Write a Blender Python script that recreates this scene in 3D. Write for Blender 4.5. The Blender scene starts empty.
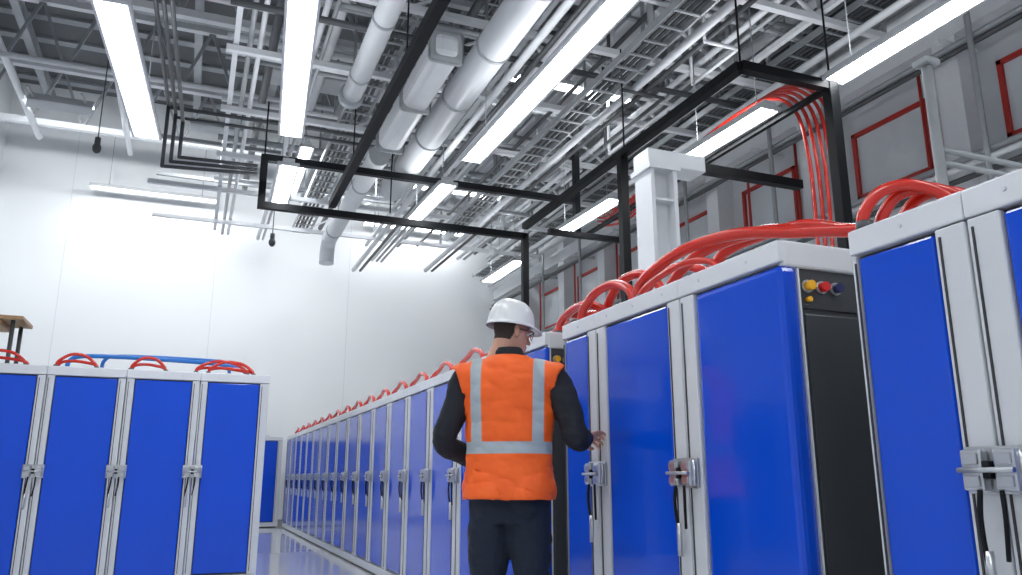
import bpy, bmesh, math, random
from mathutils import Vector, Matrix, noise
random.seed(4)
S = bpy.context.scene
COL = S.collection
try:
    S.view_settings.view_transform = 'Standard'
except Exception as e:
    print(e)

# ---------------------------------------------------------------- materials
def mat(name, col, rough=0.5, metal=0.0, emit=0.0, nscale=8.0, namt=0.06, bump=0.0, bscale=60.0, coat=0.0, spec=0.5):
    m = bpy.data.materials.new(name); m.use_nodes = True
    nt = m.node_tree; N = nt.nodes; L = nt.links
    b = N['Principled BSDF']
    tc = N.new('ShaderNodeTexCoord')
    nz = N.new('ShaderNodeTexNoise'); nz.inputs['Scale'].default_value = nscale; nz.inputs['Detail'].default_value = 4
    L.new(tc.outputs['Object'], nz.inputs['Vector'])
    mr = N.new('ShaderNodeMapRange'); mr.inputs['To Min'].default_value = 1-namt; mr.inputs['To Max'].default_value = 1+namt
    L.new(nz.outputs['Fac'], mr.inputs['Value'])
    mx = N.new('ShaderNodeVectorMath'); mx.operation = 'SCALE'; mx.inputs[0].default_value = col
    L.new(mr.outputs['Result'], mx.inputs['Scale'])
    L.new(mx.outputs['Vector'], b.inputs['Base Color'])
    b.inputs['Roughness'].default_value = rough; b.inputs['Metallic'].default_value = metal
    b.inputs['Coat Weight'].default_value = coat
    b.inputs['Specular IOR Level'].default_value = spec
    if emit > 0:
        b.inputs['Emission Color'].default_value = (0.95, 0.98, 1, 1); b.inputs['Emission Strength'].default_value = emit
    if bump > 0:
        n2 = N.new('ShaderNodeTexNoise'); n2.inputs['Scale'].default_value = bscale; n2.inputs['Detail'].default_value = 3
        L.new(tc.outputs['Object'], n2.inputs['Vector'])
        bp = N.new('ShaderNodeBump'); bp.inputs['Strength'].default_value = bump; bp.inputs['Distance'].default_value = 0.01
        L.new(n2.outputs['Fac'], bp.inputs['Height']); L.new(bp.outputs['Normal'], b.inputs['Normal'])
    return m

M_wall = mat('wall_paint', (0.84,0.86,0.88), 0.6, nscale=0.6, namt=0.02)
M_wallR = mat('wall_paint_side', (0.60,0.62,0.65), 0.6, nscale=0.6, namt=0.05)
M_floor = mat('epoxy_floor', (0.86,0.865,0.87), 0.06, nscale=1.5, namt=0.04, coat=0.4)
M_ceil = mat('ceiling_deck', (0.13,0.14,0.15), 0.7, nscale=1.0, namt=0.1)
M_blue = mat('blue_enamel', (0.001,0.068,0.60), 0.14, nscale=3, namt=0.08, coat=0.2, spec=0.35)
M_frame = mat('light_grey_powdercoat', (0.62,0.64,0.67), 0.35, nscale=5, namt=0.03)
M_frame2 = mat('lid_grey', (0.68,0.70,0.73), 0.32, nscale=5, namt=0.03)
M_dark = mat('charcoal_panel', (0.045,0.049,0.055), 0.3, nscale=4, namt=0.1)
M_gap = mat('shadow_gap_rubber', (0.03,0.032,0.036), 0.6)
M_chrome = mat('brushed_steel', (0.52,0.54,0.56), 0.28, metal=0.9)
M_black = mat('black_steel', (0.006,0.007,0.009), 0.5, spec=0.2)
M_steelw = mat('white_steel', (0.70,0.72,0.75), 0.4)
M_steelg = mat('galvanised_steel', (0.36,0.38,0.40), 0.4, metal=0.2, nscale=12, namt=0.15)
M_steeld = mat('dark_steel', (0.06,0.065,0.072), 0.45)
M_duct = mat('duct_paint', (0.62,0.64,0.67), 0.35, nscale=4, namt=0.06)
M_red = mat('red_hose', (0.58,0.018,0.008), 0.22, nscale=10, namt=0.1, coat=0.3)
M_redf = mat('red_frame_paint', (0.42,0.022,0.014), 0.5)
M_bluep = mat('blue_pipe', (0.01,0.16,0.55), 0.35)
M_lamp = mat('lamp_diffuser', (1,1,1), 0.5, emit=25.0)
M_lamph = mat('lamp_housing', (0.66,0.68,0.70), 0.45)
M_pane = mat('frosted_pane', (0.62,0.66,0.70), 0.25)
M_wood = mat('wood_board', (0.42,0.25,0.13), 0.5, nscale=14, namt=0.25)
M_yel = mat('yellow_button', (0.85,0.42,0.01), 0.35)
M_redb = mat('red_button', (0.65,0.01,0.01), 0.35)
M_blub = mat('navy_button', (0.01,0.015,0.10), 0.3)
M_sweat = mat('black_sweater', (0.009,0.011,0.018), 0.85, bump=0.25, bscale=120)
M_jean = mat('navy_jeans', (0.007,0.014,0.030), 0.85, nscale=30, namt=0.3, bump=0.3, bscale=200)
M_skin = mat('skin', (0.56,0.30,0.21), 0.5, nscale=20, namt=0.08)
M_hair = mat('short_hair', (0.035,0.022,0.016), 0.8, nscale=80, namt=0.4, bump=0.5, bscale=200)
M_helm = mat('helmet_plastic', (0.72,0.73,0.74), 0.28, coat=0.3)
M_eye = mat('eye_white', (0.8,0.8,0.8), 0.2)
M_boot = mat('boot_leather', (0.03,0.022,0.016), 0.6)

# ---------------------------------------------------------------- mesh builder
def catmull(pts, n=8):
    P = [Vector(p) for p in pts]
    if len(P) < 3: return P
    P = [P[0]*2-P[1]] + P + [P[-1]*2-P[-2]]
    out = []
    for i in range(1, len(P)-2):
        for k in range(n):
            t = k/n; a,b,c,d = P[i-1],P[i],P[i+1],P[i+2]
            out.append(0.5*((2*b)+(c-a)*t+(2*a-5*b+4*c-d)*t*t+(-a+3*b-3*c+d)*t**3))
    out.append(P[-2]); return out

def add_rings(bm, rings, m=0, smooth=True, caps=True):
    V = [[bm.verts.new(p) for p in r] for r in rings]
    n = len(V[0])
    for i in range(len(V)-1):
        for j in range(n):
            f = bm.faces.new((V[i][j], V[i][(j+1)%n], V[i+1][(j+1)%n], V[i+1][j])); f.material_index = m; f.smooth = smooth
    if caps:
        f = bm.faces.new(list(reversed(V[0]))); f.material_index = m
        f = bm.faces.new(V[-1]); f.material_index = m

def path_rings(pts, radii, seg=10):
    P = [Vector(p) for p in pts]
    rings = []; ref = None
    for i, p in enumerate(P):
        t = (P[min(i+1, len(P)-1)] - P[max(i-1, 0)]).normalized()
        if ref is None:
            ref = Vector((0,0,1)) if abs(t.z) < 0.9 else Vector((1,0,0))
        u = (ref - t*ref.dot(t)).normalized(); ref = u
        v = t.cross(u)
        r = radii if isinstance(radii, (int, float)) else radii[i]
        rings.append([p + (u*math.cos(2*math.pi*k/seg) + v*math.sin(2*math.pi*k/seg))*r for k in range(seg)])
    return rings

class B:
    def __init__(s, *mats): s.bm = bmesh.new(); s.mats = mats
    def box(s, c, sz, m=0, rot=None, bev=0.0):
        mt = Matrix.Translation(Vector(c))
        if rot: mt = mt @ rot
        mt = mt @ Matrix.Diagonal((sz[0], sz[1], sz[2], 1))
        r = bmesh.ops.create_cube(s.bm, size=1.0, matrix=mt)
        fs = set(f for v in r['verts'] for f in v.link_faces)
        for f in fs: f.material_index = m
        if bev > 0:
            es = list(set(e for v in r['verts'] for e in v.link_edges))
            bmesh.ops.bevel(s.bm, geom=es, offset=bev, segments=3 if bev > 0.015 else 2, affect='EDGES', profile=0.5, material=m)
    def b2(s, a, b, m=0, bev=0.0):
        s.box([(a[i]+b[i])/2 for i in range(3)], [abs(b[i]-a[i]) for i in range(3)], m, bev=bev)
    def beam(s, p0, p1, w, h=None, m=0):
        p0 = Vector(p0); p1 = Vector(p1); d = p1-p0; q = d.to_track_quat('Y', 'Z').to_matrix().to_4x4()
        s.box((p0+p1)/2, (w, d.length, h or w), m, rot=q)
    def tube(s, p0, p1, r, m=0, seg=12):
        add_rings(s.bm, path_rings([p0, p1], r, seg), m)
    def path(s, pts, r, m=0, seg=8, n=6):
        add_rings(s.bm, path_rings(catmull(pts, n), r, seg), m)
    def poly(s, pts, r, m=0, seg=8):
        for i in range(len(pts)-1): s.tube(pts[i], pts[i+1], r, m, seg)
        for p in pts[1:-1]: s.ball(p, (r, r, r), m)
    def ball(s, c, r, m=0, rot=None):
        mt = Matrix.Translation(Vector(c))
        if rot: mt = mt @ rot
        mt = mt @ Matrix.Diagonal((r[0], r[1], r[2], 1))
        q = bmesh.ops.create_uvsphere(s.bm, u_segments=16, v_segments=10, radius=1, matrix=mt)
        for f in set(f for v in q['verts'] for f in v.link_faces): f.material_index = m; f.smooth = True
    def mesh(s, name):
        bmesh.ops.recalc_face_normals(s.bm, faces=s.bm.faces[:])
        me = bpy.data.meshes.new(name); s.bm.to_mesh(me); s.bm.free()
        for m in s.mats: me.materials.append(m)
        return me
    def obj(s, name, parent=None, M=None):
        return place(s.mesh(name), name, parent, M)

def place(me, name, parent=None, M=None):
    o = bpy.data.objects.new(name, me); COL.objects.link(o)
    if parent: o.parent = parent
    if M: o.matrix_basis = M
    return o
def empty(name, M=None):
    e = bpy.data.objects.new(name, None); e.empty_display_size = 0.2; COL.objects.link(e)
    if M: e.matrix_basis = M
    return e

# ---------------------------------------------------------------- camera
psi = math.radians(21.8); t = math.radians(13.56)
R = Vector((math.cos(psi), -math.sin(psi), 0))
F = Vector((math.sin(psi)*math.cos(t), math.cos(psi)*math.cos(t), math.sin(t)))
U = R.cross(F)
cam = bpy.data.cameras.new('camera'); co = bpy.data.objects.new('camera', cam); COL.objects.link(co)
co.matrix_world = Matrix(((R.x,U.x,-F.x,0),(R.y,U.y,-F.y,0),(R.z,U.z,-F.z,1.0),(0,0,0,1)))
cam.sensor_width = 36; cam.lens = 790/1022*36; cam.clip_start = 0.05
S.camera = co

# ---------------------------------------------------------------- room shell
XL, XR, YB, YF, ZC = -4.3, 7.4, 19.0, -3.0, 9.6
b = B(M_floor); b.b2((XL-0.2,YF,-0.1),(XR+0.2,YB+0.2,0)); b.obj('floor')
b = B(M_wall); b.b2((XL-0.2,YB,0),(XR+0.2,YB+0.2,ZC)); b.obj('wall_back')
b = B(M_wall); b.b2((XL-0.2,YF,0),(XL,YB,ZC)); b.obj('wall_left')
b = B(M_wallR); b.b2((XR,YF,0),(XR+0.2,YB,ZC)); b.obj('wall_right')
b = B(M_ceil, M_steelg)
b.b2((XL-0.2,YF,ZC),(XR+0.2,YB+0.2,ZC+0.2))
for i in range(24): b.b2((XL, YF+0.3+i*0.92, ZC-0.06),(XR, YF+0.5+i*0.92, ZC),1)
b.obj('ceiling')
M_seam = mat('wall_seam', (0.66,0.68,0.71), 0.6)
b = B(M_seam)
for x in (-2.9,0.2,3.3): b.b2((x-0.005,YB-0.004,0.1),(x+0.005,YB,ZC-0.1))
b.obj('trim_1')
b = B(M_steelg); b.b2((XL,YB-0.02,0),(XR,YB,0.1)); b.obj('baseboard_back')
# pilasters + windows, right wall
b = B(M_steelw, M_steelg)
for y in (1.4,3.4,5.35,7.45,9.5,11.3,13.1,14.9,16.8):
    b.b2((XR-0.28,y-0.14,0),(XR,y+0.14,ZC-0.1),0)
    b.b2((XR-0.34,y-0.2,3.6),(XR-0.28,y+0.2,3.7),1)
b.b2((XR-0.22,YF,3.75),(XR,YB,3.95),0)
b.b2((XR-0.3,YF,5.55),(XR,YB,5.8),0)
b.b2((XR-0.25,YF,7.2),(XR,YB,7.5),0)
b.obj('trim_2')
for k, y in enumerate([2.5,4.4,6.35,8.5,10.35,12.2,14.0,15.85,17.8]):
    b = B(M_redf, M_pane); y0, y1, z0, z1 = y-0.56, y+0.56, 4.3, 5.15; X = XR
    for a, c in (((y0,z0),(y1,z0+0.05)),((y0,z1-0.05),(y1,z1)),((y0,z0),(y0+0.05,z1)),((y1-0.05,z0),(y1,z1))):
        b.b2((X-0.07,a[0],a[1]),(X,c[0],c[1]),0)
    b.b2((X-0.03,y0,z0),(X-0.005,y1,z1),1)
    b.obj('window_%d' % (k+1))

# ---------------------------------------------------------------- cabinets
def latch_mesh():
    b = B(M_chrome, M_black, M_gap)
    b.box((0,-0.006,0),(0.175,0.012,0.12),0,bev=0.004)
    for sx in (-1,1):
        b.box((sx*0.046,-0.026,0.0),(0.062,0.030,0.105),0,bev=0.007)
        b.box((sx*0.046,-0.043,0.028),(0.046,0.010,0.028),0,bev=0.003)
        b.box((sx*0.046,-0.043,-0.028),(0.046,0.010,0.028),0,bev=0.003)
        b.tube((sx*0.080,-0.020,-0.05),(sx*0.080,-0.020,0.05),0.007,0)
    b.tube((-0.078,-0.050,0.0),(0.078,-0.050,0.0),0.007,0)
    b.box((0,-0.035,0.0),(0.022,0.03,0.045),1,bev=0.004)
    b.path([(-0.03,-0.04,-0.05),(-0.035,-0.045,-0.12),(-0.045,-0.03,-0.2),(-0.04,-0.025,-0.28)],0.007,1)
    b.tube((-0.04,-0.025,-0.2),(-0.04,-0.025,-0.33),0.011,0)
    b.path([(0.03,-0.04,-0.05),(0.03,-0.04,-0.12),(0.015,-0.03,-0.22)],0.006,1)
    return b.mesh('latch')
LATCH = latch_mesh()
cache = {}
def cab_meshes(w, H, D, sl, sr, wrap):
    key = (round(w,3), H, D, sl, sr, wrap)
    if key in cache: return cache[key]
    hd = 0.085; pl = 0.10
    b = B(M_frame, M_gap, M_frame2)
    b.b2((0.004,0.03,pl),(w-0.004,D,H-0.02),0)
    b.b2((0.03,0.06,0),(w-0.03,D-0.04,pl),1)
    b.b2((0.0,0.0,0.02),(w,0.05,pl),0,bev=0.004)
    for x0, x1 in ((0.004, sl), (w-sr, w-0.004)):
        if x1-x0 > 0.01 and not (wrap and x0 > 0.2):
            b.b2((x0,0.0,pl+0.006),(x1,0.04,H-hd-0.004),0,bev=0.006)
            b.b2((x0+0.014,-0.004,pl+0.03),(x0+0.020,0.0,H-hd-0.03),1)
    b.b2((0.001,-0.004,H-hd),(w-0.001+(0.028 if wrap else 0),0.05,H-0.004),2,bev=0.006)
    b.b2((0.001,0.0,H-0.03),(w-0.001,D,H),2,bev=0.010)
    n = max(1, int(w/0.25))
    for i in range(n):
        x = (i+0.5)*w/n; b.tube((x,-0.009,H-hd*0.5),(x,0.0,H-hd*0.5),0.007,0,8)
    b.b2((w*0.5-0.10,0.3,H),(w*0.5+0.10,0.5,H+0.04),0,bev=0.01)
    fr = b.mesh('frame')
    b = B(M_blue, M_gap)
    b.b2((sl-0.004,0.022,pl+0.006),(w-sr+0.004,0.032,H-hd-0.004),1)
    if wrap: b.b2((sl+0.008,0.002,pl+0.02),(w+0.024,wrap,H-hd-0.008),0,bev=min(0.026,wrap*.4))
    else: b.b2((sl+0.008,0.004,pl+0.02),(w-sr-0.008,0.04,H-hd-0.014),0,bev=0.008)
    dr = b.mesh('door_panel')
    cache[key] = (fr, dr); return cache[key]

def cabinet(M, w, H=1.86, D=0.95, sl=0.1, sr=0.1, latch=True, dark_end=0, latch_dx=0.0, lz=1.02):
    e = empty('electrical_cabinet', M)
    fr, dr = cab_meshes(w, H, D, sl, sr, dark_end)
    place(fr, 'frame', e); place(dr, 'door_panel', e)
    if latch: place(LATCH, 'latch', e, Matrix.Translation((latch_dx,-0.003,lz)))
    if dark_end:
        b = B(M_dark, M_gap, M_yel, M_redb, M_blub, M_frame2, M_blue, M_chrome)
        x = w; q = dark_end
        b.b2((x,q+0.005,0.1),(x+0.012,D,H-0.10),0)
        b.b2((x+0.012,q+0.02,0.14),(x+0.018,D-0.04,H-0.27),0,bev=0.003)
        b.b2((x,q-0.002,0.1),(x+0.02,q+0.006,H-0.1),5)
        b.b2((x-0.004,0.02,H-0.1),(x+0.028,D,H),5,bev=0.010)
        b.b2((x+0.012,q+0.006,H-0.25),(x+0.02,D,H-0.245),1)
        for k, mi in enumerate((2,3,4)):
            y = q + 0.042 + k*0.066; r = 0.018
            b.tube((x+0.010,y,H-0.165),(x+0.022,y,H-0.165),r+0.006,7,16)
            b.tube((x+0.02,y,H-0.165),(x+0.045,y,H-0.165),r,mi,16)
        b.tube((x+0.01,q+0.042,H-0.215),(x+0.03,q+0.042,H-0.215),0.010,2,12)
        b.obj('control_end_panel', e)
    return e
ROT = Matrix.Rotation(math.radians(-90), 4, 'Z')
XF = 1.93
def row(bounds, H, first_dark=0):
    for i in range(len(bounds)-1):
        y0, y1 = bounds[i], bounds[i+1]
        near = (i == 0); far = (i == len(bounds)-2)
        cabinet(Matrix.Translation((XF, y1, 0)) @ ROT, y1-y0, H,
                sl=(0.02 if far else 0.1), sr=(0.02 if near else 0.1), latch=not far, dark_end=first_dark if near else 0)
row([-0.05, 0.70, 1.46, 1.875], 1.78)
row([2.23, 2.85, 3.63, 4.03], 1.85, first_dark=0.085)
bb = [4.30] + [5.19+0.78*i for i in range(16)] + [17.6]
row(bb, 1.86, first_dark=0.035)
xs = [-3.97,-3.30,-2.63,-1.96,-1.285,-0.61,0.05,0.71]
for i in range(7):
    cabinet(Matrix.Translation((xs[i],8.4,0)), xs[i+1]-xs[i], 2.02, D=0.9, sl=0.07, sr=0.07 if i<6 else 0.09, lz=1.06)
for i in range(3):
    cabinet(Matrix.Translation((-0.2+i*0.69,17.78,0)), 0.68, 1.86, D=0.7)

# ---------------------------------------------------------------- hoses on the cabinets
b = B(M_red, M_steeld)
def hose(pts, r=0.022):
    b.path(pts, r, 0, 12, 8)
    for p in (pts[0], pts[-1]):
        b.tube((p[0],p[1],p[2]),(p[0],p[1],p[2]+0.035),r*1.4,1,12)
for o, hz in ((0.0,0.0),(0.14,0.02),(0.30,0.05)):
    hose([(2.06+o,3.40-o*.5,1.85),(2.06+o,3.37-o*.5,1.96),(2.12+o,3.12,2.06+hz),(2.24+o,2.85-o*.3,2.09+hz),(2.42+o,2.64,2.06+hz),(2.50+o,2.48-o*.3,2.03),(2.56+o,2.36,1.99),(2.58+o,2.32,1.85)],0.028)
hose([(2.04,4.0,1.85),(2.04,3.98,1.94),(2.06,3.85,2.02),(2.08,3.68,2.03),(2.08,3.52,1.96),(2.08,3.48,1.85)],0.025)
hose([(2.18,3.98,1.85),(2.18,3.95,1.96),(2.18,3.8,2.07),(2.20,3.6,2.08),(2.22,3.45,1.98),(2.22,3.40,1.85)],0.026)
hose([(2.40,3.98,1.85),(2.40,3.95,1.96),(2.40,3.8,2.10),(2.42,3.55,2.13),(2.44,3.32,2.03),(2.44,3.24,1.85)],0.026)
hose([(2.02,3.32,1.85),(2.03,3.3,1.91),(2.05,3.1,1.96),(2.08,2.95,1.97),(2.12,2.85,1.94),(2.13,2.82,1.85)],0.015)
hose([(2.1,4.42,1.86),(2.1,4.4,1.95),(2.1,4.2,2.0),(2.1,4.0,1.98),(2.15,3.9,1.92),(2.15,3.88,1.85)],0.026)
hose([(2.25,4.9,1.86),(2.25,4.85,1.95),(2.2,4.5,2.0),(2.15,4.25,1.97),(2.3,3.9,1.92),(2.32,3.8,1.85)],0.022)
for o in (0,0.08,0.17):
    hose([(1.99+o,1.86,1.78),(1.99+o,1.86,1.84),(2.04+o,1.83,1.915),(2.12+o,1.78,1.935),(2.21+o,1.73,1.89),(2.23+o,1.71,1.78)],0.020)
for i, y in enumerate([4.9+0.78*k for k in range(16)]):
    for o, h in ((0,0.13),(0.12,0.10)):
        x = 2.04+o
        hose([(x,y,1.86),(x,y+0.03,1.86+h*.6),(x,y+0.22,1.86+h),(x+.02,y+0.45,1.86+h*.75),(x,y+0.56,1.86+h*.4),(x,y+0.6,1.86)],0.020)
b.obj('red_cabinet_hoses')
b = B(M_red, M_steeld)
for x0, x1 in ((-1.25,-0.9),(-1.9,-1.5),(-0.6,-0.28),(0.0,0.5),(-2.6,-2.2),(0.12,0.56)):
    for o in (0,0.12):
        ww = x1-x0
        hose([(x0,8.6+o,2.02),(x0+.02,8.6+o,2.09),(x0+ww*.35,8.6+o,2.16-o*.4),(x0+ww*.7,8.6+o,2.15-o*.4),(x1-.02,8.6+o,2.08),(x1,8.6+o,2.02)],0.015)
b.obj('red_loop_hoses')
b = B(M_bluep, M_steelg)
b.path([(-1.2,8.95,2.02),(-1.18,8.95,2.15),(-1.0,8.95,2.2),(-0.3,8.95,2.2),(0.35,8.95,2.17),(0.50,8.95,2.1),(0.52,8.95,2.02)],0.022)
b.path([(-0.9,9.05,2.02),(-0.88,9.05,2.18),(-0.7,9.05,2.23),(0.1,9.05,2.23),(0.3,9.05,2.2),(0.35,9.05,2.02)],0.018)
b.obj('blue_coolant_pipe')

# ---------------------------------------------------------------- lamps
def area(name, parent, M, sx, sy, en):
    l = bpy.data.lights.new(name, 'AREA'); l.shape = 'RECTANGLE'; l.size = sx; l.size_y = sy; l.energy = en; l.color = (0.95,0.98,1)
    o = bpy.data.objects.new(name, l); COL.objects.link(o); o.parent = parent; o.matrix_basis = M
def lamp(p0, p1, w=0.24, zt=5.9, up=11):
    p0 = Vector(p0); p1 = Vector(p1); d = (p1-p0); L = d.length; n = d.normalized()
    c = (p0+p1)/2
    rot = n.to_track_quat('Y','Z').to_matrix().to_4x4()
    e = empty('linear_ceiling_lamp', Matrix.Translation(c) @ rot)
    b = B(M_lamph, M_steelg)
    b.box((0,0,0.045),(w*0.55,L,0.05),0,bev=0.008)
    b.box((0,0,0.012),(w,L,0.018),0,bev=0.004)
    for s in (-1,1):
        b.box((s*(w/2-0.012),0,-0.008),(0.024,L,0.04),0,bev=0.003)
        b.box((0,s*(L/2-0.01),-0.004),(w,0.02,0.036),0)
    for s in (-0.36,0.36):
        b.tube((0,s*L,0.06),(0,s*L,zt-c.z),0.006,1,6)
        b.box((0,s*L,0.08),(0.06,0.05,0.03),1)
    b.obj('housing', e)
    b = B(M_lamp); b.box((0,0,-0.004),(w-0.11,L-0.05,0.016),0,bev=0.003); b.obj('diffuser', e)
    if up: area('added_ceiling_fill', e, Matrix.Translation((0,0,0.075)) @ Matrix.Rotation(math.pi,4,'X'), w*0.4, L*0.6, up)  # upward fill added on the housing to brighten the ceiling steelwork
ZL = 4.5
lamp((-0.84,6.0,ZL),(-0.69,8.6,ZL),0.28)
lamp((0.49,5.3,ZL),(0.71,8.0,ZL),0.26)
lamp((0.78,8.8,ZL),(0.82,10.4,ZL),0.24)
lamp((2.72,4.4,ZL),(2.68,7.95,ZL),0.26)
lamp((2.66,8.7,ZL),(2.62,10.3,ZL),0.24)
lamp((5.12,3.2,ZL),(5.12,4.98,ZL),0.26)
lamp((4.95,5.6,ZL),(4.92,6.95,ZL),0.26)
lamp((4.82,8.4,ZL),(4.78,10.1,ZL),0.26)
lamp((4.8,11.6,ZL),(4.8,13.2,ZL),0.26)
lamp((3.6,9.2,6.4),(5.6,9.2,6.4),0.24,8,0)
lamp((3.1,13.8,6.4),(5.3,13.8,6.4),0.24,8,0)
lamp((1.35,12.2,6.2),(1.35,14.8,6.2),0.24,8,0)  # extra lamp added high over the aisle to brighten the floor
lamp((-2.5,18.5,7.2),(0.15,18.5,7.2),0.28,8.6,0)
lamp((3.5,18.5,7.1),(6.1,18.5,7.1),0.28,8.6,0)
for x in (-2.6, 0.6, 3.0, 5.0): lamp((x,-1.8,ZL),(x,1.0,ZL),0.26)  # out-of-view lamps added to raise the light level, here and just below
lamp((-2.6,2.0,ZL),(-2.6,4.4,ZL),0.26)
lamp((0.6,1.6,ZL),(0.6,4.2,ZL),0.26)
for x in (-2.6,0.0,2.7,5.3):  # fill lights with invented housings, added to brighten the back wall
    e = empty('added_wall_fill', Matrix.Translation((x,14.7,7.35)) @ Matrix.Rotation(math.radians(46),4,'X'))
    b = B(M_lamph, M_steelg); b.box((0,0,0.05),(1.0,0.3,0.08),0,bev=0.01); b.box((0,0.15,0.0),(1.0,0.015,0.12),0); b.box((0,-0.15,0.0),(1.0,0.015,0.12),0)
    b.beam((-0.4,0,0.05),(-0.4,-0.5,0.45),0.03,0.03,1); b.beam((0.4,0,0.05),(0.4,-0.5,0.45),0.03,0.03,1)
    b.obj('housing', e)
    area('wall_fill_light', e, Matrix.Translation((0,0,0.0)), 0.9, 0.26, 98)

# ---------------------------------------------------------------- roof steelwork
b = B(M_steelw, M_steelg, M_steeld)
for y in (1.5,4.0,6.5,9.0,11.5,14.0,16.5):
    zb, zt = 7.7, 8.9
    b.b2((XL,y-0.06,zb-0.06),(XR,y+0.06,zb+0.06),0); b.b2((XL,y-0.06,zt-0.06),(XR,y+0.06,zt+0.06),0)
    n = 13; dx = (XR-XL)/n
    for i in range(n):
        x = XL+i*dx
        b.beam((x,y,zb),(x+dx/2,y,zt),0.05,0.05,1); b.beam((x+dx/2,y,zt),(x+dx,y,zb),0.05,0.05,1)
b.obj('roof_truss_frame')
b = B(M_steelg, M_steeld)
for i in range(8):
    x = XL+0.8+i*1.5
    b.b2((x-0.07,YF,9.05),(x+0.07,YB,9.08),0); b.b2((x-0.07,YF,9.27),(x+0.07,YB,9.3),0); b.b2((x-0.012,YF,9.08),(x+0.012,YB,9.27),0)
b.obj('roof_purlins')
RACK = empty('overhead_service_rack', Matrix.Identity(4))
b = B(M_steelg, M_steelw, M_steeld)
def strut(p0, p1, w=0.05, m=0): b.beam(p0, p1, w, w, m)
for y in (2.9,4.3,5.7,7.1,8.6,10.2,11.8,13.4,15.2):
    x0 = 0.0 if y < 12 else -1
    strut((x0,y,5.7),(6.75,y,5.7),0.07, 1); strut((x0,y,6.5),(6.75,y,6.5),0.06,0)
    for x in (0.1,1.7,3.1,4.5,5.8,6.7):
        strut((x,y,5.7),(x,y,7.7),0.035,0)
    strut((1.7,y,5.7),(3.1,y,6.5),0.03,1); strut((4.5,y,6.5),(5.8,y,5.7),0.03,1)
for x in (0.1,3.1,5.8): strut((x,2,5.78),(x,16,5.78),0.06,1)
for x in (1.7,4.5,6.7): strut((x,2,6.57),(x,16,6.57),0.06,0)
b.obj('strut_grid', RACK)
b = B(M_steelg, M_steelw, M_steeld, M_black)
for x, z, r, m in ((0.25,5.85,.03,0),(0.36,5.85,.03,1),(0.95,5.82,.035,1),(1.05,5.82,.025,0),(3.35,5.6,.03,1),(3.45,5.6,.03,0),(3.55,5.6,.03,1),(3.9,6.0,.05,0),
                   (4.1,6.6,.06,1),(4.35,6.05,.03,2),(5.3,5.85,.04,1),(5.45,5.85,.03,0),(5.7,6.0,.03,2),(6.2,6.3,.07,1),(1.3,6.7,.08,1),(0.6,6.8,.06,2),(2.0,6.9,.1,0),(3.0,7.0,.06,2),(-1.6,7.3,.05,1),(-3.2,7.4,.06,1),
                   (2.95,5.35,.045,1),(3.1,5.35,.03,2),(4.55,5.5,.05,1),(4.7,5.5,.03,2),(6.0,5.45,.04,1),(2.2,6.2,.05,2),(5.0,6.3,.09,1)):
    b.tube((x,1.5,z),(x,16.5,z),r,m,12)
for y, z, r, m in ((6.3,6.0,.03,0),(6.45,6.0,.03,1),(8.0,6.15,.03,0),(9.5,6.15,.04,1),(9.65,6.15,.03,0),(11,6.2,.03,1),(12.6,6.3,.05,0),(14.5,6.3,.04,1),(5.2,6.9,.05,1),(7.6,7.1,.06,0),(10.8,7.1,.05,1),(4.8,5.95,.05,2),(7.4,5.55,.035,2)):
    b.tube((0.0,y,z),(6.75,y,z),r,m,12)
for y, z in ((10.6,7.5),(13.0,7.3),(8.2,7.5)): b.tube((XL+0.05,y,z),(6.75,y,z),0.045,1,10)
# bent pipe drops and cross-overs
rr = random.Random(9)
for k in range(16):
    x = rr.uniform(2.9,6.2); y = rr.uniform(4.5,13); z = rr.uniform(5.4,6.4); L_ = rr.uniform(0.6,1.8); r = rr.choice((.022,.03,.04)); m = rr.choice((0,1,1,2))
    b.poly([(x,y,7.2),(x,y,z),(x+L_*0.5,y,z),(x+L_*0.5,y+L_,z),(x+L_*0.5,y+L_,7.2)],r,m)
    b.tube((x,y,z+.3),(x,y,z+.36),r*1.5,0,10)
b.obj('pipe_runs', RACK)
b = B(M_steelg, M_steeld)
def ladder(x, z, y0, y1, w=0.36):
    for s in (-1,1): b.b2((x+s*w/2-0.01,y0,z),(x+s*w/2+0.01,y1,z+0.08),0)
    y = y0
    while y < y1:
        b.b2((x-w/2,y,z),(x+w/2,y+0.03,z+0.02),0); y += 0.28
    for k in range(4): b.tube((x-0.12+k*0.07,y0,z+0.045),(x-0.12+k*0.07,y1,z+0.045),0.022,1,6)
ladder(1.75,5.9,2,16); ladder(4.0,5.25,3,13,0.3); ladder(6.4,5.85,1,18,0.45); ladder(3.35,7.1,2,16,0.5)
b.obj('cable_ladders', RACK)
b = B(M_steelg, M_duct)
b.b2((4.9,3.0,6.9),(5.5,15.5,7.3),1,bev=0.02)
for y in range(3,16): b.b2((4.86,y,6.86),(5.54,y+0.05,7.34),0)
b.b2((0.6,11.2,6.9),(4.85,11.7,7.25),1,bev=0.02)
b.obj('rectangular_duct', RACK)
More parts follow.
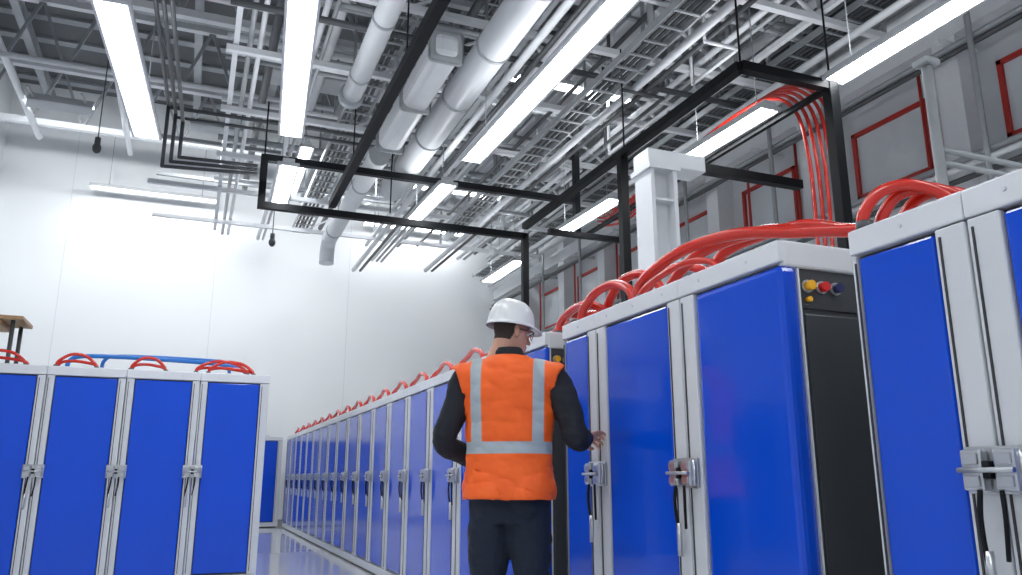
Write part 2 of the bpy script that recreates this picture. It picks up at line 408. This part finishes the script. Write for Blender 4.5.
# right wall pipes
b = B(M_steelg, M_steelw, M_steeld, M_redf)
for x, z, r, m in ((7.0,5.35,.035,0),(6.95,5.25,.03,2),(6.9,5.9,.06,1),(6.95,6.1,.04,0),(6.9,6.5,.05,2),(6.9,6.8,.07,1),(7.0,4.12,.035,0),(6.95,4.02,.03,1),(6.95,3.9,.03,2),(6.9,7.55,.05,0),(6.9,7.0,.05,1),(7.0,3.5,.05,0),(6.95,3.3,.03,2)):
    b.tube((x,YF+0.2,z),(x,YB-0.2,z),r,m,10)
for y in (3.0,4.9,6.9,7.9,9.9,11.8,13.6,15.4):
    b.tube((6.92,y,2.8),(6.92,y,7.2),0.03,0,8); b.beam((6.83,y+.3,5.4),(7.4,y+.3,5.4),.05,.05,1)
    b.tube((7.25,y+0.9,3.9),(7.25,y+.9,5.5),0.02,3,8)
b.obj('wall_pipe_runs')

# ---------------------------------------------------------------- ducts
def rduct(x, z, y0, y1, r, m=0):
    b.tube((x,y0,z),(x,y1,z),r,m,28)
    y = y0
    while y < y1:
        b.tube((x,y-0.02,z),(x,y+0.02,z),r*1.06,1,28); y += 1.15
    for y in (y0+1.5, (y0+y1)/2, y1-1.0): b.tube((x,y,z+r),(x,y,5.7),0.008,1,6)
b = B(M_duct, M_steelg); rduct(2.46,5.15,2.0,10.9,0.175); b.obj('round_air_duct')
b = B(M_steelw, M_steelg); rduct(1.36,5.2,2.0,8.2,0.11); b.tube((1.36,8.2,5.2),(1.36,8.32,5.2),0.14,1,24); b.obj('white_exhaust_pipe')
b = B(M_steelw, M_steelg); rduct(1.98,5.1,9.6,13.6,0.13); b.path([(1.98,13.5,5.1),(1.98,13.7,5.03),(1.98,13.78,4.85),(1.98,13.78,4.7)],0.13,0,20); b.obj('return_air_pipe')
b = B(M_duct, M_steelg)
b.b2((1.86,6.7,4.98),(2.16,9.2,5.28),0,bev=0.09)
for y in (6.75,7.9,9.1): b.b2((1.83,y-0.03,4.95),(2.19,y+0.03,5.31),1,bev=0.05)
for y in (7.2,8.7): b.tube((2.0,y,5.28),(2.0,y,5.7),0.008,1,6)
b.obj('oval_filter_duct')

# ---------------------------------------------------------------- black hanging frames
b = B(M_black)
w = 0.085
def bk(p0, p1, w=w): b.beam(p0, p1, w, w, 0)
X0, X1, Y0, YB2 = 0.57, 4.13, 5.0, 9.8
bk((X0,YB2,4.3),(X1,YB2,4.3)); bk((X0,YB2,4.93),(4.95,YB2,4.93)); bk((X0,YB2,4.26),(X0,YB2,4.97)); bk((X1,YB2,0.0),(X1,YB2,4.34))
bk((1.44,2.5,4.42),(1.44,9.8,4.42),0.09)
for y in (3.5,6.0,8.4): b.tube((1.44,y,4.4),(1.44,y,5.7),0.008,0,6)
bk((X1,YB2,4.45),(X1,5.0,4.45)); bk((X1,5.0,4.45),(5.12,5.0,4.45)); bk((5.12,5.0,0),(5.12,5.0,4.49),0.1)
bk((X1,7.05,0),(X1,7.05,4.45),0.09)
bk((4.17,6.05,3.95),(5.65,6.05,3.95),0.09); bk((X1,9.0,4.14),(5.3,9.0,4.14),0.07)
bk((5.12,5.0,4.45),(5.12,9.8,4.45),0.05); bk((4.95,YB2,4.4),(4.95,YB2,5.7))
for x, y in ((0.57,9.8),(2.2,9.8),(4.13,5.0),(4.13,7.0),(5.12,5.0)): b.tube((x,y,4.4),(x,y,5.7),0.01,0,6)
b.obj('black_gantry_frame')
b = B(M_steeld)
for k in range(3):
    o = k*0.09
    b.poly([(-0.7+o,6.5,5.45-o),(-0.6+o,9.9,5.48-o),(-0.6+o,9.9,4.68+o*.8),(0.50,9.9,4.74+o*.6)],0.022)
b.poly([(-0.6,9.95,5.48),(3.0,9.95,5.5)],0.025); b.poly([(-0.5,9.95,5.36),(3.0,9.95,5.38)],0.02)
b.obj('bent_conduit_bundle')
# white column
b = B(M_steelw, M_steelg)
cx, cy = 3.42, 5.3; hw = 0.125; zt = 3.5
b.b2((cx-hw,cy-hw,0),(cx-hw+.035,cy+hw,zt),0); b.b2((cx+hw-.035,cy-hw,0),(cx+hw,cy+hw,zt),0); b.b2((cx-0.1,cy-0.02,0),(cx+0.1,cy+0.02,zt),0)
b.b2((cx-0.2,cy-0.2,0),(cx+0.2,cy+0.2,0.03),1)
b.b2((cx-0.15,cy-0.15,zt-.04),(cx+0.15,cy+0.15,zt),0); b.b2((cx-0.14,cy-0.12,zt),(cx+0.42,cy+0.12,zt+.14),0,bev=0.01)
for z in (1.6,2.6,3.2): b.b2((cx-0.1,cy-0.11,z),(cx+0.1,cy+0.11,z+0.02),0)
b.obj('white_steel_column')
b = B(M_steelg, M_chrome)
b.tube((3.83,3.0,0),(3.83,3.0,3.36),0.03,0,14); b.box((3.83,3.0,3.37),(0.12,0.10,0.04),0,bev=0.01)
b.b2((3.73,2.9,0),(3.93,3.1,0.02),0)
for z in (2.75,2.83): b.tube((3.86,3.0,z),(5.6,3.0,z),0.018,0,10)
b.tube((5.6,3.0,0),(5.6,3.0,3.2),0.03,0,12)
b.obj('galvanised_pipe_stand')
# red drop hoses
b = B(M_red, M_black)
for k in range(5):
    o = k*0.06
    b.path([(5.15+o,9.2,4.55+o*.4),(5.18+o,8.0,4.68+o*.5),(5.2+o,7.0,4.80+o*.6),(5.22+o,6.3,4.84+o*.7),(5.24+o,5.85-o*.2,4.76+o*.7),(5.26+o,5.6-o*.5,4.50+o*.4),(5.26+o,5.5-o*.5,4.1),(5.27+o,5.48-o*.5,3.6),(5.27+o,5.5-o*.4,2.4),(5.27+o,5.5-o*.4,1.0)],0.019)
b.b2((5.15,5.2,0),(5.65,5.65,1.05),1,bev=0.01)
b.obj('red_drop_hoses')
b = B(M_red)
for k in range(5):
    o = k*0.07
    b.path([(6.6,9.9,5.5+o),(6.5,10.4,5.3+o),(6.5,11.0,5.22+o),(6.5,11.6,5.3+o),(6.6,12.2,5.5+o)],0.020)
b.obj('red_wall_hoses')
for x, y, z0, z1 in ((-1.6,12,5.6,7.3),(1.05,14.0,5.05,6.3)):
    e = empty('hanging_sensor', Matrix.Translation((x,y,0)))
    b = B(M_steeld, M_black); b.tube((0,0,z0+.1),(0,0,z1),0.008,0,6); b.ball((0,0,z0),(0.06,0.06,0.08),0); b.tube((0,0,z0+.05),(0,0,z0+.16),0.04,0); b.obj('sensor_body', e)
# wooden shelf stand
e = empty('wooden_shelf_stand', Matrix.Translation((-2.26,9.9,0)))
b = B(M_wood, M_steeld); b.b2((-0.5,-0.3,2.64),(0.5,0.3,2.68),0,bev=0.004); b.b2((-0.46,-0.27,2.58),(0.30,0.27,2.64),0,bev=0.01); b.obj('board', e)
b = B(M_steeld)
for x in (-0.4,0.4):
    for y in (-0.22,0.22): b.tube((x,y,0),(x,y,2.64),0.022,0)
b.obj('legs', e)

# ---------------------------------------------------------------- PERSON
phi = math.radians(27)
PC = Vector((1.395,3.51,0))
PM = Matrix.Translation(PC) @ Matrix.Rotation(-phi, 4, 'Z')
PI = PM.inverted()
person = empty('worker_in_safety_vest', PM)

def remesh(bm, vox, sm=4):
    bmesh.ops.recalc_face_normals(bm, faces=bm.faces[:])
    me = bpy.data.meshes.new('tmp'); bm.to_mesh(me); bm.free()
    o = bpy.data.objects.new('tmp', me); COL.objects.link(o)
    r = o.modifiers.new('r','REMESH'); r.mode = 'VOXEL'; r.voxel_size = vox
    if sm:
        s = o.modifiers.new('s','SMOOTH'); s.factor = 0.5; s.iterations = sm
    bpy.context.view_layer.update()
    dg = bpy.context.evaluated_depsgraph_get()
    m2 = bpy.data.meshes.new_from_object(o.evaluated_get(dg))
    bpy.data.objects.remove(o); 
    for p in m2.polygons: p.use_smooth = True
    return m2

def ell(z, hx, hf, hb, cy=0, cx=0, n=28, pw=2.3):
    out = []
    for k in range(n):
        a = 2*math.pi*k/n; c, s = math.cos(a), math.sin(a)
        x = math.copysign(abs(c)**(2/pw), c)*hx; y = math.copysign(abs(s)**(2/pw), s)
        out.append(Vector((cx+x, cy + y*(hf if y > 0 else hb), z)))
    return out
TORSO = [(0.80,.15,.10,.105),(0.86,.172,.115,.125),(0.94,.180,.12,.130),(1.02,.174,.12,.120),(1.10,.172,.122,.112),(1.2,.180,.125,.114),
         (1.30,.192,.125,.122),(1.38,.200,.12,.128),(1.44,.200,.11,.125),(1.49,.178,.095,.115),(1.525,.137,.08,.10),(1.555,.085,.066,.08),(1.60,.062,.06,.068)]
def torso(bm, top=True):
    rs = [ell(*a) for a in TORSO]
    add_rings(bm, rs)
def capsule(bm, pts, radii, n=5):
    P = catmull(pts, n) if len(pts) > 2 else [Vector(p) for p in pts]
    if len(pts) > 2:
        rr = []
        for i in range(len(pts)-1):
            for k in range(n): rr.append(radii[i]+(radii[i+1]-radii[i])*k/n)
        rr.append(radii[-1])
    else: rr = list(radii)
    add_rings(bm, path_rings(P, rr, 16))
    for p, r in ((P[0], rr[0]), (P[-1], rr[-1])):
        bmesh.ops.create_uvsphere(bm, u_segments=14, v_segments=8, radius=r*0.995, matrix=Matrix.Translation(p))

def W(x, y, z): return PI @ Vector((x, y, z))
shR = Vector((0.208,-0.005,1.452)); shL = Vector((-0.208,-0.005,1.452))
wrR = W(1.80,3.50,1.19)
elR = W(1.655,3.32,1.175)
elL = Vector((-0.305,-0.03,1.165)); wrL = Vector((-0.17,0.20,1.06))
bm = bmesh.new()
torso(bm)
capsule(bm, [shR+Vector((-.06,0,.02)), shR, shR.lerp(elR,.5)+Vector((.012,-.01,0)), elR, elR.lerp(wrR,.45), wrR],[.07,.076,.066,.055,.052,.038])
capsule(bm, [shL+Vector((.06,0,.02)), shL, shL.lerp(elL,.5), elL, elL.lerp(wrL,.45), wrL],[.07,.076,.066,.055,.052,.038])
capsule(bm, [(0.085,0,.90),(0.095,0.005,.72),(0.105,0.015,.50),(0.115,-0.015,.34),(0.12,-0.02,.13)],[.105,.100,.080,.075,.064])
capsule(bm, [(-0.085,0,.90),(-0.095,0.02,.72),(-0.105,0.045,.50),(-0.115,0.02,.34),(-0.12,0.01,.13)],[.105,.100,.080,.075,.064])
for sx in (1,-1):
    bmesh.ops.create_uvsphere(bm, u_segments=16, v_segments=10, radius=1, matrix=Matrix.Translation((sx*0.075,-0.045,.90)) @ Matrix.Diagonal((.095,.095,.11,1)))
body = remesh(bm, 0.009, 6)
def wrinkle(me, amp, sc=(9,9,16)):
    no = [v.normal.copy() for v in me.vertices]
    for v, n in zip(me.vertices, no):
        c = v.co
        k = noise.noise(Vector((c.x*sc[0]+c.z*4, c.y*sc[1], c.z*sc[2]))) + 0.5*noise.noise(Vector((c.x*22+c.z*11, c.y*22, c.z*34)))
        v.co = c + n*amp*k
wrinkle(body, 0.008)
for m in (M_sweat, M_jean): body.materials.append(m)
for p in body.polygons:
    c = p.center
    p.material_index = 1 if (c.z < 0.97 and abs(c.x) < 0.24 and c.y < 0.19) else 0
place(body, 'clothed_body', person)

b = B(M_sweat)
rs = [ell(1.535,.088,.070,.085), ell(1.56,.073,.066,.075), ell(1.60,.064,.062,.068), ell(1.608,.058,.056,.062)]
add_rings(b.bm, rs, 0, True, True); b.obj('collar', person)

# vest
M_vest = bpy.data.materials.new('hi_vis_fabric'); M_vest.use_nodes = True
nt = M_vest.node_tree; N = nt.nodes; L = nt.links; pb = N['Principled BSDF']
tc = N.new('ShaderNodeTexCoord'); sp = N.new('ShaderNodeSeparateXYZ'); L.new(tc.outputs['Object'], sp.inputs[0])
def mth(op, a, b_=None, clamp=False):
    n = N.new('ShaderNodeMath'); n.operation = op; n.use_clamp = clamp
    for i, v in enumerate((a, b_)):
        if v is None: continue
        if isinstance(v, (int, float)): n.inputs[i].default_value = v
        else: L.new(v, n.inputs[i])
    return n.outputs[0]
ax = mth('ABSOLUTE', sp.outputs['X'])
ctr = mth('ADD', mth('MULTIPLY', mth('SUBTRACT', sp.outputs['Z'], 1.1), 0.02), 0.140)
vs = mth('LESS_THAN', mth('ABSOLUTE', mth('SUBTRACT', ax, ctr)), 0.026)
vs = mth('MULTIPLY', vs, mth('GREATER_THAN', sp.outputs['Z'], 1.13))
hs = mth('LESS_THAN', mth('ABSOLUTE', mth('SUBTRACT', sp.outputs['Z'], 1.135)), 0.027)
stripe = mth('MAXIMUM', vs, hs)
nz = N.new('ShaderNodeTexNoise'); nz.inputs['Scale'].default_value = 14; L.new(tc.outputs['Object'], nz.inputs['Vector'])
rp = N.new('ShaderNodeValToRGB'); rp.color_ramp.elements[0].color = (0.85,0.095,0.004,1); rp.color_ramp.elements[1].color = (0.98,0.15,0.010,1)
L.new(nz.outputs['Fac'], rp.inputs[0])
mx = N.new('ShaderNodeMix'); mx.data_type = 'RGBA'; L.new(stripe, mx.inputs[0]); L.new(rp.outputs[0], mx.inputs[6]); mx.inputs[7].default_value = (0.36,0.42,0.46,1)
L.new(mx.outputs[2], pb.inputs['Base Color']); pb.inputs['Roughness'].default_value = 0.6
bn = N.new('ShaderNodeTexNoise'); bn.inputs['Scale'].default_value = 6; bn.inputs['Detail'].default_value = 3; L.new(tc.outputs['Object'], bn.inputs['Vector'])
bp = N.new('ShaderNodeBump'); bp.inputs['Strength'].default_value = 0.5; bp.inputs['Distance'].default_value = 0.04; L.new(bn.outputs['Fac'], bp.inputs['Height']); L.new(bp.outputs['Normal'], pb.inputs['Normal'])

bm = bmesh.new(); torso(bm)
for s in (shR, shL):
    capsule(bm, [Vector((s.x*0.6,s.y,s.z+.02)), s],[.07,.076])
for sx in (1,-1):
    bmesh.ops.create_uvsphere(bm, u_segments=16, v_segments=10, radius=1, matrix=Matrix.Translation((sx*0.075,-0.045,.90)) @ Matrix.Diagonal((.095,.095,.11,1)))
vest = remesh(bm, 0.008, 6)
wrinkle(vest, 0.009)
no = [v.normal.copy() for v in vest.vertices]
for v, n in zip(vest.vertices, no):
    fl = 0.016 + 0.020*max(0, min(1, (1.25-v.co.z)/0.3))
    v.co = v.co + n*fl
    v.co.x += 0.008*noise.noise(v.co*7); v.co.y += 0.014*noise.noise(v.co*6+Vector((5,5,5)))
bm = bmesh.new(); bm.from_mesh(vest)
kill = []
for f in bm.faces:
    c = f.calc_center_median(); a = abs(c.x)
    arm = ((a-0.300)/0.085)**2 + ((c.z-1.36)/0.165)**2 < 1 or a > 0.268
    neck = c.z > 1.565 or (c.y > 0 and c.z > 1.2 and a < (c.z-1.2)*0.22)
    if arm or neck or c.z < 0.905: kill.append(f)
bmesh.ops.delete(bm, geom=kill, context='FACES')
for it in range(8):
    new = {}
    for v in bm.verts:
        bes = [e for e in v.link_edges if e.is_boundary]
        if len(bes) == 2:
            new[v] = (bes[0].other_vert(v).co + bes[1].other_vert(v).co)*0.25 + v.co*0.5
    for v, c in new.items(): v.co = c
bm.to_mesh(vest); bm.free()
vest.materials.append(M_vest)
vo = place(vest, 'hi_vis_vest', person)
sm = vo.modifiers.new('solid','SOLIDIFY'); sm.thickness = 0.005; sm.offset = 0

# head
HM = Matrix.Translation((0.005,0.045,1.695)) @ Matrix.Rotation(math.radians(-56), 4, 'Z') @ Matrix.Rotation(math.radians(-10), 4, 'X') @ Matrix.Scale(0.94, 4)
HEAD = [(-.120,.022,.082,-.045),(-.112,.036,.088,-.02),(-.09,.052,.09,.02),(-.06,.062,.092,.062),(-.03,.068,.091,.085),(0,.072,.086,.095),(.03,.075,.090,.098),(.065,.072,.082,.092),(.095,.055,.06,.07),(.112,.03,.03,.04),(.118,.006,.006,.008)]
bm = bmesh.new()
rs = []
for z, hx, yf, yb in HEAD:
    cy = (yf-yb)/2; hy = (yf+yb)/2
    rs.append(ell(z, hx, hy, hy, cy, pw=2.15))
add_rings(bm, rs)
capsule(bm, [(0,-.025,-.02),(0,-.035,-.10),(0,-.05,-.165)],[.060,.057,.062])
capsule(bm, [(0,.088,.012),(0,.102,-.015),(0,.112,-.032)],[.007,.009,.012])
for sx in (-1,1):
    bmesh.ops.create_uvsphere(bm, u_segments=10, v_segments=8, radius=1, matrix=Matrix.Translation((sx*.011,.1,-.036)) @ Matrix.Diagonal((.009,.009,.007,1)))
    bmesh.ops.create_uvsphere(bm, u_segments=12, v_segments=8, radius=1, matrix=Matrix.Translation((sx*.077,-.005,-.008)) @ Matrix.Rotation(sx*.3,4,'Z') @ Matrix.Diagonal((.010,.018,.032,1)))
    bmesh.ops.create_uvsphere(bm, u_segments=12, v_segments=8, radius=1, matrix=Matrix.Translation((sx*.032,.086,.018)) @ Matrix.Diagonal((.022,.012,.006,1)))
capsule(bm, [(-.022,.090,-.062),(0,.096,-.060),(.022,.090,-.062)],[.005,.006,.005])
capsule(bm, [(-.018,.089,-.071),(0,.095,-.071),(.018,.089,-.071)],[.005,.006,.005])
head = remesh(bm, 0.0038, 3)
for m in (M_skin, M_hair): head.materials.append(m)
for p in head.polygons:
    c = p.center
    ear = abs(c.x) > .074 and -.03 < c.y < .02
    hair = (c.z > -.055 and c.y < -.012 - max(0,(-c.z))*0.3 and not ear) or c.z > .06
    p.material_index = 1 if hair else 0
place(head, 'head', person, HM)
b = B(M_eye, M_black, M_hair)
for sx in (-1,1):
    b.ball((sx*.031,.078,.002),(.012,.012,.009),0); b.ball((sx*.031,.088,.002),(.005,.004,.005),1)
    b.path([(sx*.012,.098,.020),(sx*.03,.100,.024),(sx*.052,.088,.020)],.0035,2,6)
b.obj('eyes', person, HM)
b = B(M_black)
b.path([(-.078,-.01,.008),(-.078,.05,.01),(-.066,.098,.012),(0,.112,.014),(.066,.098,.012),(.078,.05,.01),(.078,-.01,.008)],.0028,0,6)
for sx in (-1,1):
    b.path([(sx*.01,.112,.012),(sx*.012,.113,-.01),(sx*.03,.110,-.02),(sx*.055,.100,-.015),(sx*.066,.098,.01)],.002,0,6)
b.obj('safety_glasses', person, HM)
# helmet
bm = bmesh.new(); nu, nv = 64, 18
def hp(u, v):
    a = 2*math.pi*u; c, s = math.cos(a), math.sin(a); ph = v*math.pi/2
    rx, ry, hz = .108, .128, .132
    k = math.cos(ph)**0.85
    x, y, z = rx*c*k, ry*s*k, hz*math.sin(ph)
    rid = math.exp(-(x/.014)**2)*.008*min(1, v*3) + .5*math.exp(-((abs(x)-.045)/.009)**2)*.005*min(1,v*3)
    return Vector((x*(1+rid*4), y*(1+rid*4), z+rid))
rs = []
def brim(u, e, dz):
    a = 2*math.pi*u; c, s = math.cos(a), math.sin(a)
    f = max(0, s)**2.2*0.040 + 0.009
    return Vector(((.108+f*e*.7)*c, (.128+f*e)*s, dz - max(0,s)**2*.012*e))
for e, dz in ((1,-.006),(1,.0),(.5,.006),(.1,.010)):
    rs.append([brim(i/nu, e, dz) for i in range(nu)])
for j in range(nv): rs.append([hp(i/nu, j/nv) + Vector((0,0,.012)) for i in range(nu)])
rs.append([hp(i/nu, .995) + Vector((0,0,.012)) for i in range(nu)])
add_rings(bm, rs, 0, True, False)
bm.verts.ensure_lookup_table(); f = bm.faces.new(bm.verts[-nu:]); f.smooth = True
bmesh.ops.recalc_face_normals(bm, faces=bm.faces[:])
me = bpy.data.meshes.new('helmet'); bm.to_mesh(me); bm.free(); me.materials.append(M_helm)
HH = HM @ Matrix.Translation((0,-.006,.028)) @ Matrix.Rotation(math.radians(4),4,'X')
ho = place(me, 'hard_hat', person, HH)
sm = ho.modifiers.new('solid','SOLIDIFY'); sm.thickness = 0.004; sm.offset = -1

# hands
def hand(side, curl):
    bm = bmesh.new()
    P = []
    for z0, hx, th, cx in ((-.03,.028,.021,0),(0,.030,.020,0),(.02,.036,.018,0),(.05,.042,.016,0),(.08,.043,.014,0),(.094,.041,.011,0)):
        P.append([Vector((cx+math.cos(2*math.pi*k/20)*hx, z0, math.sin(2*math.pi*k/20)*th)) for k in range(20)])
    add_rings(bm, P)
    for fx, L, ang in ((-.032,.062,-5),(-.011,.074,-1),(.011,.079,2),(.032,.072,6)):
        fx *= -side; a0 = math.radians(ang)*-side
        p = Vector((fx, .085, 0)); pts = [Vector((fx*.9,.06,0)), p]; an = 0
        for k, fr in enumerate((.45,.32,.25)):
            an += math.radians(curl[k]); d = Vector((math.sin(a0), math.cos(an), -math.sin(an)))
            p = p + d*L*fr; pts.append(p)
        capsule(bm, pts, [.0095,.0098,.0088,.0082,.0070], 3)
    s = -side
    capsule(bm, [(s*.022,.015,-.004),(s*.045,.04,-.012),(s*.056,.066,-.022),(s*.052,.092,-.032)],[.014,.0125,.0105,.0085],3)
    m = remesh(bm, 0.0035, 2); m.materials.append(M_skin); return m
def basis(o, fwd, up):
    f = fwd.normalized(); x = f.cross(up).normalized(); u = x.cross(f)
    return Matrix(((x.x,f.x,u.x,o.x),(x.y,f.y,u.y,o.y),(x.z,f.z,u.z,o.z),(0,0,0,1)))
rot3 = PI.to_3x3()
fR = rot3 @ Vector((0.76,0.64,0.10)); uR = rot3 @ Vector((-0.45,0.5,0.75))
place(hand(1,(18,30,25)), 'right_hand', person, basis(wrR + fR.normalized()*0.012, fR, uR))
fL = Vector((0.35,0.8,-0.2)); uL = Vector((-0.3,0.2,1))
place(hand(-1,(25,35,30)), 'left_hand', person, basis(wrL + fL.normalized()*0.012, fL, uL))
b = B(M_boot, M_black)
for sx, y0 in ((0.12,-0.02),(-0.12,0.01)):
    rs = []
    for z, hx, hf, hb, cy in ((0.0,.048,.15,.13,.04),(0.02,.050,.152,.13,.04),(.05,.048,.14,.12,.035),(.08,.045,.09,.10,.01),(.12,.046,.06,.062,-.01),(.2,.05,.056,.056,-.012)):
        rs.append(ell(z, hx, hf, hb*.8, cy+y0, sx, 20))
    add_rings(b.bm, rs)
b.obj('work_boots', person)

# ---------------------------------------------------------------- world
w_ = bpy.data.worlds.new('world'); S.world = w_; w_.use_nodes = True
w_.node_tree.nodes['Background'].inputs['Color'].default_value = (0.88,0.94,1.0,1)
w_.node_tree.nodes['Background'].inputs['Strength'].default_value = 0.6
